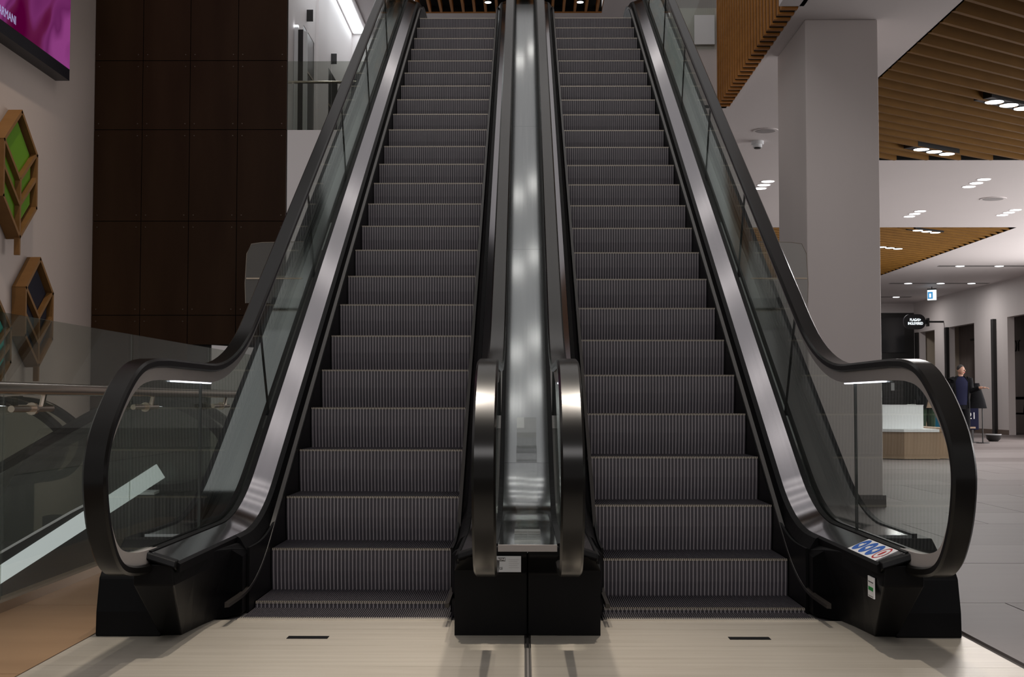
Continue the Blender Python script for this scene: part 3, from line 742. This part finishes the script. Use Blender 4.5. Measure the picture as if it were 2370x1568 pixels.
for x, lab in ((-.80, 'round downlight in the dark slats above the left escalator'), (1.22, 'round downlight in the dark slats above the right escalator')):
    l = thing('downlight', lab, 'light', (x, 29.6, ZT), 'downlights in the upper slats')
    MB().disc((x, 29.1, ZT - .03), .085, .06, 20).build('ring', M['dark'], l)
    MB().disc((x, 29.1, ZT - .036), .07, .006, 20).build('lens', M['lamp'], l)
# unseen light bars, added to throw bright bands onto the steel decks
for i, y in enumerate((11.2, 12.7, 13.5, 14.9, 16.2, 18.9)):
    b = thing('added_light_bar', ('nearest', 'second', 'third', 'fourth', 'fifth', 'farthest')[i] + ' added linear lamp, unseen above the escalators', 'light', (0, y, ZT), 'added light bars')
    for xa, xb, oy in ((-1.4, .02, 0), (.02, 1.4, .22)):
        MB().box(xa, xb, y + oy - .12, y + oy + .12, 9.66, 9.74).build('housing', M['white'], b)
        MB().box(xa + .03, xb - .03, y + oy - .10, y + oy + .10, 9.652, 9.66).build('diffuser', M['addedbar'], b)
    MB().tube([(-1, y, 9.74), (-1, y, ZT + .3)], .01, 6).build('hanger', M['tube'], b); MB().tube([(1, y + .22, 9.74), (1, y + .22, ZT + .3)], .01, 6).build('hanger', M['tube'], b)
# right upper: parapet glass and white board behind the slats
pg = thing('parapet_glass', 'glass parapet of the upper floor between handrail and wooden cladding', 'railing', (2.1, 15.85, ZU))
MB().box(1.72, 2.26, 15.745, 15.76, ZU - .5, ZU + 1.3).build('glass_pane', M['glass'], pg)
for x, z in ((1.86, ZU - .58), (1.83, ZU - .65)): MB().disc((x, 15.775, z), .012, .006, 10, 'y').build('fixing', M['dark'], pg)
tag(MB().box(2.00, 2.24, 15.72, 15.735, 5.17, 5.52).build('notice_board', M['whiteboard']), 'pale rectangular board on the slab edge beside the wooden cladding', 'board')

# ------------------------------------------------------------------ fittings in the right ceiling
def triple(pts, label, z, boxed=False, r=.10, ang=0):
    c = [sum(p[i] for p in pts) / len(pts) for i in (0, 1)]
    root = thing('downlight_cluster', label, 'light', (c[0], c[1], z), 'clusters of three downlights')
    if boxed:
        d = Vector((math.cos(ang), math.sin(ang))); n = Vector((-d.y, d.x)); C = Vector(c)
        cs = [C - d * .52 - n * .12, C + d * .42 - n * .12, C + d * .42 + n * .12, C - d * .52 + n * .12]
        MB().prism([tuple(p) for p in cs], z + .002, z + .14, lambda t, p, q: (p, q, t)).build('lamp_box', M['dark'], root)
    for x, y in pts:
        rg = MB().disc((x, y, z - .004), r + .015, .010, 20).build('ring', M['dark'] if boxed else M['white'], root)
        MB().disc((x, y, z - .007), r, .004, 20).build('lens', M['lamp'], rg)
dirv = Vector((math.cos(AN), math.sin(AN)))
def along(x, y, step=.29): return [(x + dirv.x * step * k, y + dirv.y * step * k) for k in (-1, 0, 1)]
triple(along(5.72, 15.80), 'three round downlights in the near slat ceiling, cut by the photo edge', ZC + .0, True, .105, AN)
triple(along(5.74, 18.76), 'three round downlights in the near slat ceiling, close to its far edge', ZC + .0, True, .105, AN)
triple(along(8.28, 27.63), 'three round downlights at the front edge of the far slat ceiling', ZC + .0, True, .10, AN)
triple(along(8.33, 30.59), 'three round downlights deeper in the far slat ceiling by the pillar', ZC + .0, True, .10, AN)
triple([(3.87, 21.3 + .35 * k) for k in range(3)], 'three downlights in the white ceiling left of the pillar', ZC)
triple([(7.24, 21.12 + .36 * k) for k in range(3)], 'three downlights in the white ceiling above the round vent', ZC)
triple([(7.28, 24.67 + .35 * k) for k in range(3)], 'three downlights in the white ceiling right next to the pillar', ZC)
triple([(8.97, 24.51 + .34 * k) for k in range(3)], 'three downlights in the white ceiling below the round vent', ZC)
for y, xs, lab in ((34.7, (11.25, 12.26, 13.2), 'ceiling lamp track nearest of three before the shops'), (39.8, (11.37, 12.33, 13.24), 'ceiling lamp track middle of three before the shops'), (45.0, (12.45,), 'ceiling lamp track farthest of three before the shops')):
    tr = thing('lamp_track', lab, 'light', (xs[0], y, ZC), 'lamp tracks')
    MB().box(xs[0] - .55 - (.6 if y > 44 else 0), xs[-1] + .5, y - .12, y + .12, ZC - .006, ZC - .001).build('track_recess', mat('track_grey', (.16, .15, .15), .6), tr)
    for x in xs: MB().disc((x, y, ZC - .012), .11, .006, 16).build('lens', M['lamp'], tr)
def round_vent(x, y, r, label, m2):
    v = thing('ceiling_vent', label, 'vent', (x, y, ZC), 'round ceiling vents')
    MB().disc((x, y, ZC - .010), r, .010, 28).build('rim', M['white'], v)
    MB().disc((x, y, ZC - .014), r * .78, .006, 28).build('grille', m2, v)
M['grille'] = mat('vent_grey', (.34, .32, .32), .6)
round_vent(3.113, 17.27, .16, 'round ceiling vent left of the pillar above the dome camera', M['grille'])
round_vent(8.09, 23.15, .22, 'round ceiling vent right of the pillar between downlight groups', M['grille'])
dc = thing('dome_camera', 'small white ceiling dome camera left of the pillar', 'camera', (3.13, 18.0, ZC))
MB().disc((3.133, 18.0, ZC - .045), .085, .045, 20).build('base', M['whiteboard'], dc)
MB().disc((3.133, 18.0, ZC - .085), .062, .04, 20).build('housing', M['whiteboard'], dc)
MB().disc((3.133, 18.0, ZC - .10), .045, .016, 20).build('lens', M['dark'], dc)
tag(MB().tube([(3.33, 12.95, ZC), (3.33, 12.95, ZC - .05), (3.40, 12.95, ZC - .06)], .008, 6).build('sprinkler', M['tube']), 'tiny sprinkler head at the top right of the pillar', 'sprinkler')
ex = thing('exit_sign', 'small lit blue and white hanging exit sign before the shops', 'sign', (12.43, 41.6, 3.9))
def rot_y(x, y, a): return (12.43 + x * math.cos(a) - y * math.sin(a), 41.0 + x * math.sin(a) + y * math.cos(a))
def rbox(nm, m, x0, x1, y0, y1, z0, z1, par, a=R(-38)):
    b = MB(); cs = [rot_y(x, y, a) for x, y in ((x0, y0), (x1, y0), (x1, y1), (x0, y1))]
    b.prism(cs, z0, z1, lambda t, p, q: (p, q, t)).build(nm, m, par)
rbox('sign_box', M['exitwhite'], -.13, .13, -.03, .03, 4.05, 4.36, ex)
rbox('sign_cap', M['dark'], -.135, .135, -.035, .035, 4.36, 4.40, ex)
rbox('pictogram', M['exitblue'], -.12, .04, -.034, -.031, 4.09, 4.30, ex)
rbox('pictogram_figure', M['exitwhite'], -.07, -.01, -.037, -.035, 4.13, 4.25, ex)
rbox('hanger', M['dark'], -.01, .01, -.01, .01, 4.40, ZC, ex)

# ------------------------------------------------------------------ shops at the far right
wr = MB(); ZH = 3.39
ops = [(34.0, 38.75), (41.6, 44.1), (45.6, 47.3)]
cur = 30.0
for a, b in ops:
    wr.box(13.9, 14.1, cur, a, 0, ZC); wr.box(13.9, 14.1, a, b, ZH, ZC); cur = b
wr.box(13.9, 14.1, cur, 48, 0, ZC)
struct(wr.build('wall_right', M['pillar']))
bs = MB(); cur = 30.0
for a, b in ops: bs.box(13.885, 13.9, cur, a, 0, .14); cur = b
struct(bs.build('baseboard_right', mat('base_brown', (.13, .09, .07), .5)))
struct(MB().box(15.3, 15.4, 30, 48, 0, ZC).build('wall_right', M['shopwood']))
struct(MB().box(14.1, 15.3, 47.4, 48, 0, ZC).build('wall_back', M['beige']))
for i, y in enumerate((39.75, 44.15, 47.5)):
    struct(MB().box(13.80, 13.90, y - .10, y + .10, 0, ZH).build('trim_%d' % (7 + i), M['dark']))
struct(MB().box(-3, 12.55, 48, 48.2, 0, ZC).build('wall_back', M['white']))
struct(MB().box(12.55, 15.4, 48.0, 48.2, 4.12, ZC).build('wall_back', M['white']))
# black shop front on the end wall
bf = thing('store_facade', 'black shop front with dark glass and brick pier at the end of the hall', 'shop front', (13.2, 48, 0))
MB().box(12.55, 13.897, 47.985, 48.12, 0, 4.115).build('front_panel', M['dark'], bf)
MB().box(12.6, 13.55, 47.95, 48.0, 2.7, 3.95).build('transom_pane', mat('dark_glass', (.03, .03, .033), .15), bf)
bp = MB().box(12.75, 13.45, 47.8, 48.0, 0, 2.0).build('brick_pier', mat('pier_mortar', (.05, .045, .045), .8), bf)
for r_ in range(15):
    for c_ in range(4):
        x = 12.75 + c_ * .19 - (.09 if r_ % 2 else 0)
        a, b = max(x + .006, 12.752), min(x + .184, 13.448)
        if b - a > .03: MB().box(a, b, 47.785, 47.8, r_ * .13 + .01, r_ * .13 + .12).build('brick', M['brick'], bp)
MB().box(13.0, 13.12, 47.775, 47.785, 1.35, 1.62).build('wall_notice', M['stickerwhite'], bf)
MB().box(12.62, 12.68, 47.775, 47.785, 1.1, 1.35).build('wall_notice', M['stickerwhite'], bf)
# projecting pill-shaped sign
def pill(cx, cy, cz, hw, hh, r):
    pts = []
    for ox, oz, a0 in ((hw - r, hh - r, 0), (-(hw - r), hh - r, 90), (-(hw - r), -(hh - r), 180), (hw - r, -(hh - r), 270)):
        for i in range(7): pts.append((cx + ox + r * math.cos(R(a0 + 15 * i)), cz + oz + r * math.sin(R(a0 + 15 * i))))
    return pts
sg = thing('projecting_sign', 'black pill-shaped lit shop sign with two lines of white letters', 'sign', (13.1, 44.6, 3.2))
MB().prism(pill(12.93, 44.6, 3.60, .36, .25, .22), 44.55, 44.65, lambda t, p, q: (p, t, q)).build('sign_body', mat('sign_black', (.002, .002, .006), .4), sg)
MB().box(13.28, 13.36, 44.57, 44.63, 3.53, 3.67).build('sign_arm', M['dark'], sg); MB().box(13.36, 13.9, 44.58, 44.62, 3.57, 3.63).build('sign_arm', M['dark'], sg)
MB().box(13.34, 13.40, 44.5, 44.7, 3.45, 3.72).build('mounting_plate', M['dark'], sg)
text('lettering', 'PLAGAS+', .125, (12.95, 44.54, 3.66), FACE_CAM, M['letters'], sg, .72, .004)
text('lettering', 'INGLEVERED', .125, (12.95, 44.54, 3.54), FACE_CAM, M['letters'], sg, .70, .004)
text('shop_lettering', 'OT', .50, (15.28, 41.85, 2.67), FACE_LEFT, M['dark'], None, .8, .01)
o = bpy.data.objects['shop_lettering']; tag(o, 'large dark letters on the grey wood wall at the right photo edge', 'letters')
tag(MB().box(15.26, 15.30, 45.6, 46.1, 3.03, 3.10).build('wall_bracket', M['dark']), 'small dark bracket high on the grey wood wall behind the man', 'bracket')
# things in the right-most shop
rk = thing('display_rack', 'black display rack with hanging goods at the right photo edge', 'rack', (14.9, 39.0, 0))
MB().box(14.6, 14.66, 38.2, 40.4, 1.02, 1.10).build('shelf', M['blackcloth'], rk)
MB().box(14.6, 14.66, 38.2, 40.4, .58, .63).build('shelf', M['blackcloth'], rk)
MB().box(14.58, 14.64, 38.9, 39.3, .25, .60).build('hanging_bag', M['blackcloth'], rk)
MB().tube([(14.6, 39.4, .63), (14.62, 39.2, .85), (14.6, 39.0, 1.05)], [.05, .12, .05], 8).build('hanging_bag', M['blackcloth'], rk)
MB().tube([(14.62, 40.3, 0), (14.62, 40.3, 1.1)], .02, 8).build('post', M['dark'], rk)
MB().tube([(14.62, 38.3, 0), (14.62, 38.3, 1.1)], .02, 8).build('post', M['dark'], rk)

# kiosk island: wooden plinth, white top and white block
ki = thing('bench_island', 'wooden bench island with a white top slab behind the right newel', 'bench', (6.6, 22.6, 0))
base = [(5.45, 22.75), (6.22, 22.14), (6.80, 22.14), (6.80, 22.35), (7.06, 22.35), (7.06, 23.9), (5.45, 23.9)]
MB().prism(base, .012, .455, lambda t, p, q: (p, q, t)).build('plinth', M['woodlight'], ki)
MB().prism([(5.43, 22.75), (6.21, 22.12), (6.79, 22.12), (6.79, 23.9), (5.43, 23.9)], .455, .50, lambda t, p, q: (p, q, t)).build('top_slab', M['whiteboard'], ki)
MB().prism([(6.80, 22.33), (7.08, 22.33), (7.08, 23.9), (6.80, 23.9)], .455, .52, lambda t, p, q: (p, q, t)).build('top_slab', M['woodlight'], ki)
MB().prism([(5.5, 22.8), (6.24, 22.2), (6.78, 22.2), (6.78, 23.8), (5.5, 23.8)], 0, .012, lambda t, p, q: (p, q, t)).build('shadow_gap', M['dark'], ki)
wb = thing('white_block', 'plain white box standing on the wooden bench island', 'box', (6.3, 22.8, .5))
MB().box(5.95, 6.63, 22.45, 23.3, .50, .895).build('box_body', M['whiteboard'], wb, bevel=.006)
MB().box(5.945, 6.635, 22.445, 23.305, .888, .90).build('lid_edge', M['stickerwhite'], wb)

# ------------------------------------------------------------------ people
def skin_body(name, joints, edges, m, parent, root=0, sub=2):
    me = bpy.data.meshes.new(name); me.from_pydata([j[0] for j in joints], edges, [])
    o = bpy.data.objects.new(name, me); COL.objects.link(o); me.materials.append(m)
    sk = o.modifiers.new('skin', 'SKIN'); sk.use_smooth_shade = True
    for i, j in enumerate(joints):
        sv = me.skin_vertices[0].data[i]; r = j[1]; sv.radius = (r, r) if not isinstance(r, tuple) else r; sv.use_root = (i == root)
    ss = o.modifiers.new('sub', 'SUBSURF'); ss.levels = sub; ss.render_levels = sub
    dg = bpy.context.evaluated_depsgraph_get(); me2 = bpy.data.meshes.new_from_object(o.evaluated_get(dg)); bpy.data.objects.remove(o)
    me2.materials.clear(); return link(name, me2, m, parent)
def ball(name, c, r, m, parent, seg=16):
    me = bpy.data.meshes.new(name); bm = bmesh.new(); bmesh.ops.create_uvsphere(bm, u_segments=seg, v_segments=seg - 4, radius=1)
    bm.transform(Matrix.Translation(c) @ Matrix.Diagonal((*r, 1))); bm.to_mesh(me); bm.free()
    for p in me.polygons: p.use_smooth = True
    return link(name, me, m, parent)
PX, PY = 9.92, 30.7
ps = thing('person', 'person in navy shirt and black jacket standing by the shops, arm raised', 'person', (PX, PY, 0))
J = [((0, 0, .98), (.15, .11)), ((0, 0, 1.18), (.15, .115)), ((0, 0, 1.38), (.19, .12)), ((0, .0, 1.50), .06), ((.01, -.01, 1.58), .055), ((.02, -.01, 1.69), (.075, .095)), ((.02, -.01, 1.76), .055),
     ((-.18, 0, 1.42), .045), ((-.25, -.02, 1.16), .042), ((-.22, -.14, .95), .036), ((-.21, -.18, .87), .03),
     ((.18, 0, 1.42), .045), ((.25, -.06, 1.20), .042), ((.36, -.22, 1.27), .036), ((.42, -.27, 1.27), .03),
     ((-.10, 0, .86), .085), ((-.11, -.02, .48), .058), ((-.12, .02, .09), .042), ((-.13, -.12, .04), .035),
     ((.10, 0, .86), .085), ((.12, -.03, .48), .058), ((.12, .02, .09), .042), ((.14, -.12, .04), .035)]
J = [((PX + a[0], PY + a[1], a[2]), r) for a, r in J]
EDG = [(0, 1), (1, 2), (2, 3), (3, 4), (4, 5), (5, 6), (2, 7), (7, 8), (8, 9), (9, 10), (2, 11), (11, 12), (12, 13), (13, 14), (0, 15), (15, 16), (16, 17), (17, 18), (0, 19), (19, 20), (20, 21), (21, 22)]
skin_body('body', J, EDG, M['skin'], ps)
def loft(name, rings, m, parent, seg=18):
    b = MB(); vs = []
    for (cx, cy, cz, rx, ry) in rings:
        vs += [(cx + rx * math.cos(2 * math.pi * i / seg), cy + ry * math.sin(2 * math.pi * i / seg), cz) for i in range(seg)]
    fs = [(k * seg + i, k * seg + (i + 1) % seg, (k + 1) * seg + (i + 1) % seg, (k + 1) * seg + i) for k in range(len(rings) - 1) for i in range(seg)]
    b.add(vs, fs); return b.build(name, m, parent, True)
loft('shirt', [(PX, PY, .88, .185, .14), (PX, PY, 1.05, .185, .145), (PX, PY, 1.25, .20, .15), (PX, PY, 1.40, .215, .14), (PX, PY, 1.48, .15, .10), (PX, PY, 1.53, .07, .07)], M['navycloth'], ps)
jk = MB(); seg = 14
rings = [(.80, .215, .165), (1.05, .21, .17), (1.25, .222, .172), (1.41, .232, .158), (1.50, .15, .11), (1.545, .085, .085)]
vs = [(PX + rx * math.cos(R(-50 + 280 * i / seg)), PY + .008 + ry * math.sin(R(-50 + 280 * i / seg)), z) for z, rx, ry in rings for i in range(seg + 1)]
jk.add(vs, [(k * (seg + 1) + i, k * (seg + 1) + i + 1, (k + 1) * (seg + 1) + i + 1, (k + 1) * (seg + 1) + i) for k in range(len(rings) - 1) for i in range(seg)])
jo = jk.build('jacket', M['blackcloth'], ps, True); so = jo.modifiers.new('solid', 'SOLIDIFY'); so.thickness = .012
for pts, sg_ in (((7, 8, 9), -1), ((11, 12, 13), 1)):
    q = [Vector(J[i][0]) for i in pts]; st0 = Vector((PX + sg_ * .135, PY, 1.455)); hi0 = Vector((PX + sg_ * .195, PY, 1.435))
    MB().tube([st0, hi0, q[0] + (q[1] - q[0]) * .22, q[1], q[2]], [.078, .100, .096, .074, .056], 14).build('sleeve', M['blackcloth'], ps, True)
loft('trousers', [(PX, PY, .78, .17, .125), (PX, PY, .90, .172, .13), (PX, PY, 1.0, .165, .125)], M['blackcloth'], ps)
for pts in ((15, 16, 17), (19, 20, 21)):
    q = [J[i][0] for i in pts]; MB().tube([(q[0][0], q[0][1], .95), q[1], (q[2][0], q[2][1], .07)], [.115, .085, .07], 12).build('trouser_leg', M['blackcloth'], ps, True)
for i in (17, 21):
    c = J[i][0]; ball('shoe', (c[0], c[1] - .05, .045), (.05, .135, .045), M['dark'], ps)
HX, HY, HZ = PX + .02, PY - .01, 1.665
hd = ball('head', (HX, HY, HZ), (.078, .098, .118), M['skin'], ps, 20)
ball('hair', (HX - .008, HY + .018, HZ + .045), (.084, .098, .088), M['hair'], ps, 18)
ball('nose', (HX + .055, HY - .088, HZ - .005), (.014, .02, .022), M['skin'], hd, 10)
for s in (-1, 1):
    ball('eye', (HX + .045 + .028 * s, HY - .082 + .014 * max(s, 0), HZ + .018), (.010, .008, .007), M['dark'], hd, 10)
    ball('ear', (HX + .078 * s, HY + .02, HZ), (.012, .022, .032), M['skin'], hd, 10)
ball('mouth', (HX + .04, HY - .086, HZ - .05), (.024, .008, .007), M['stickerred'], hd, 10)
def hand(c, d, parent):
    c = Vector(c); d = Vector(d).normalized(); sd = d.cross(Vector((0, 0, 1))).normalized()
    ball('palm', tuple(c + d * .03), (.042, .042, .022), M['skin'], parent, 12)
    for k, ln in enumerate((.058, .070, .075, .066)):
        p = c + d * .06 + sd * (k - 1.5) * .019
        MB().tube([p, p + d * ln * .5, p + d * ln + Vector((0, 0, -.02))], [.0095, .009, .007], 8).build('finger', M['skin'], parent, True)
    p = c + d * .015 - sd * .038
    MB().tube([p, p - sd * .022 + d * .03, p - sd * .026 + d * .058], [.011, .010, .008], 8).build('thumb', M['skin'], parent, True)
hand(J[14][0], (1, -.4, -.05), ps); hand(J[10][0], (0, -.3, -1), ps)
# black coat over a stand and number stand beside the person
cs_ = thing('coat_stand', 'stand draped with black coats right of the person', 'coat stand', (10.33, 30.8, 0))
loft('coat', [(10.43, 31.05, .80, .21, .10), (10.42, 31.05, 1.0, .17, .09), (10.40, 31.05, 1.25, .11, .075), (10.38, 31.05, 1.38, .09, .06)], M['blackcloth'], cs_, 12)
MB().tube([(10.53, 31.05, 0), (10.53, 31.05, 1.0), (10.40, 31.05, 1.36)], .015, 8).build('pole', M['dark'], cs_)
MB().disc((10.53, 31.05, 0), .15, .02, 18).build('foot', M['dark'], cs_)
ns = thing('number_stand', 'narrow black stand with the white number 21 before the shop pier', 'stand', (10.5, 31.3, 0))
MB().box(10.30, 10.58, 31.45, 31.51, .30, .80).build('board', M['navycloth'], ns, bevel=.01)
text('number', '21', .22, (10.42, 31.445, .62), FACE_CAM, M['stickerwhite'], ns, .9, .002)
MB().box(10.36, 10.5, 31.44, 31.45, .33, .37).build('pale_strip', M['beigecloth'], ns)
MB().box(10.42, 10.46, 31.46, 31.50, 0, .3).build('post', M['dark'], ns); MB().box(10.32, 10.56, 31.4, 31.56, 0, .02).build('foot', M['dark'], ns)
bo = thing('plant_bowl', 'low black bowl on the floor beside the number stand', 'bowl', (11.3, 32.5, 0))
loft('bowl', [(11.28, 32.5, 0.0, .10, .10), (11.28, 32.5, .06, .16, .16), (11.28, 32.5, .16, .18, .18), (11.28, 32.5, .17, .16, .16), (11.28, 32.5, .06, .10, .10)], M['dark'], bo)
loft('rim', [(11.28, 32.5, .155, .185, .185), (11.28, 32.5, .178, .185, .185)], M['printgrey'], bo)
# second figure seen through the newel: dressed mannequin
MX, MY = 8.75, 29.4
mn = thing('mannequin', 'dressed figure in black jacket, beige scarf and green trousers behind the newel', 'mannequin', (MX, MY, 0))
K = [((0, 0, .95), (.14, .10)), ((0, 0, 1.15), .13), ((0, 0, 1.36), (.18, .11)), ((0, 0, 1.48), .05), ((0, -.01, 1.62), (.075, .09)), ((0, -.01, 1.70), .05),
     ((-.18, 0, 1.41), .055), ((-.25, -.03, 1.15), .045), ((-.20, -.16, .95), .035), ((.18, 0, 1.41), .055), ((.24, -.03, 1.15), .045), ((.20, -.15, .96), .035),
     ((-.09, 0, .84), .085), ((-.10, -.01, .46), .06), ((-.10, .02, .06), .045), ((.09, 0, .84), .085), ((.10, -.01, .46), .06), ((.10, .02, .06), .045)]
K = [((MX + a[0], MY + a[1], a[2]), r) for a, r in K]
skin_body('body', K, [(0, 1), (1, 2), (2, 3), (3, 4), (4, 5), (2, 6), (6, 7), (7, 8), (2, 9), (9, 10), (10, 11), (0, 12), (12, 13), (13, 14), (0, 15), (15, 16), (16, 17)], M['skin'], mn)
loft('jacket', [(MX, MY, .80, .22, .16), (MX, MY, 1.1, .21, .16), (MX, MY, 1.35, .235, .15), (MX, MY, 1.46, .15, .11), (MX, MY, 1.53, .075, .075)], M['blackcloth'], mn)
for pts in ((6, 7, 8), (9, 10, 11)): MB().tube([K[i][0] for i in pts], [.08, .07, .055], 12).build('sleeve', M['blackcloth'], mn, True)
for pts in ((12, 13, 14), (15, 16, 17)): MB().tube([K[i][0] for i in pts], [.12, .09, .075], 12).build('trouser_leg', M['greencloth'], mn, True)
ball('hood', (MX, MY + .03, 1.62), (.11, .12, .14), M['blackcloth'], mn)
loft('scarf', [(MX + .08, MY - .13, .82, .14, .06), (MX + .10, MY - .15, 1.0, .10, .06), (MX + .16, MY - .14, 1.2, .06, .05), (MX + .18, MY - .1, 1.38, .05, .05)], M['beigecloth'], mn, 12)
for s in (-.10, .10): ball('shoe', (MX + s, MY - .05, .045), (.05, .13, .045), M['dark'], mn)
# display screens behind the bench
dp = thing('display_stand', 'low brown framed display panels beside the white box', 'display', (9.3, 30.5, 0))
MB().box(8.5, 9.7, 30.45, 30.55, .28, .36).build('bottom_rail', M['woodlight'], dp)
MB().box(9.06, 9.12, 30.45, 30.55, .36, .92).build('upright', M['woodlight'], dp)
MB().box(9.14, 9.66, 30.48, 30.52, .36, .85).build('blue_panel', M['bluelamp'], dp)
MB().box(8.5, 9.05, 30.5, 30.52, .36, .9).build('pane', M['railglass'], dp)
MB().box(8.5, 8.56, 30.45, 30.55, 0, .30).build('leg', M['dark'], dp); MB().box(9.64, 9.7, 30.45, 30.55, 0, .30).build('leg', M['dark'], dp)
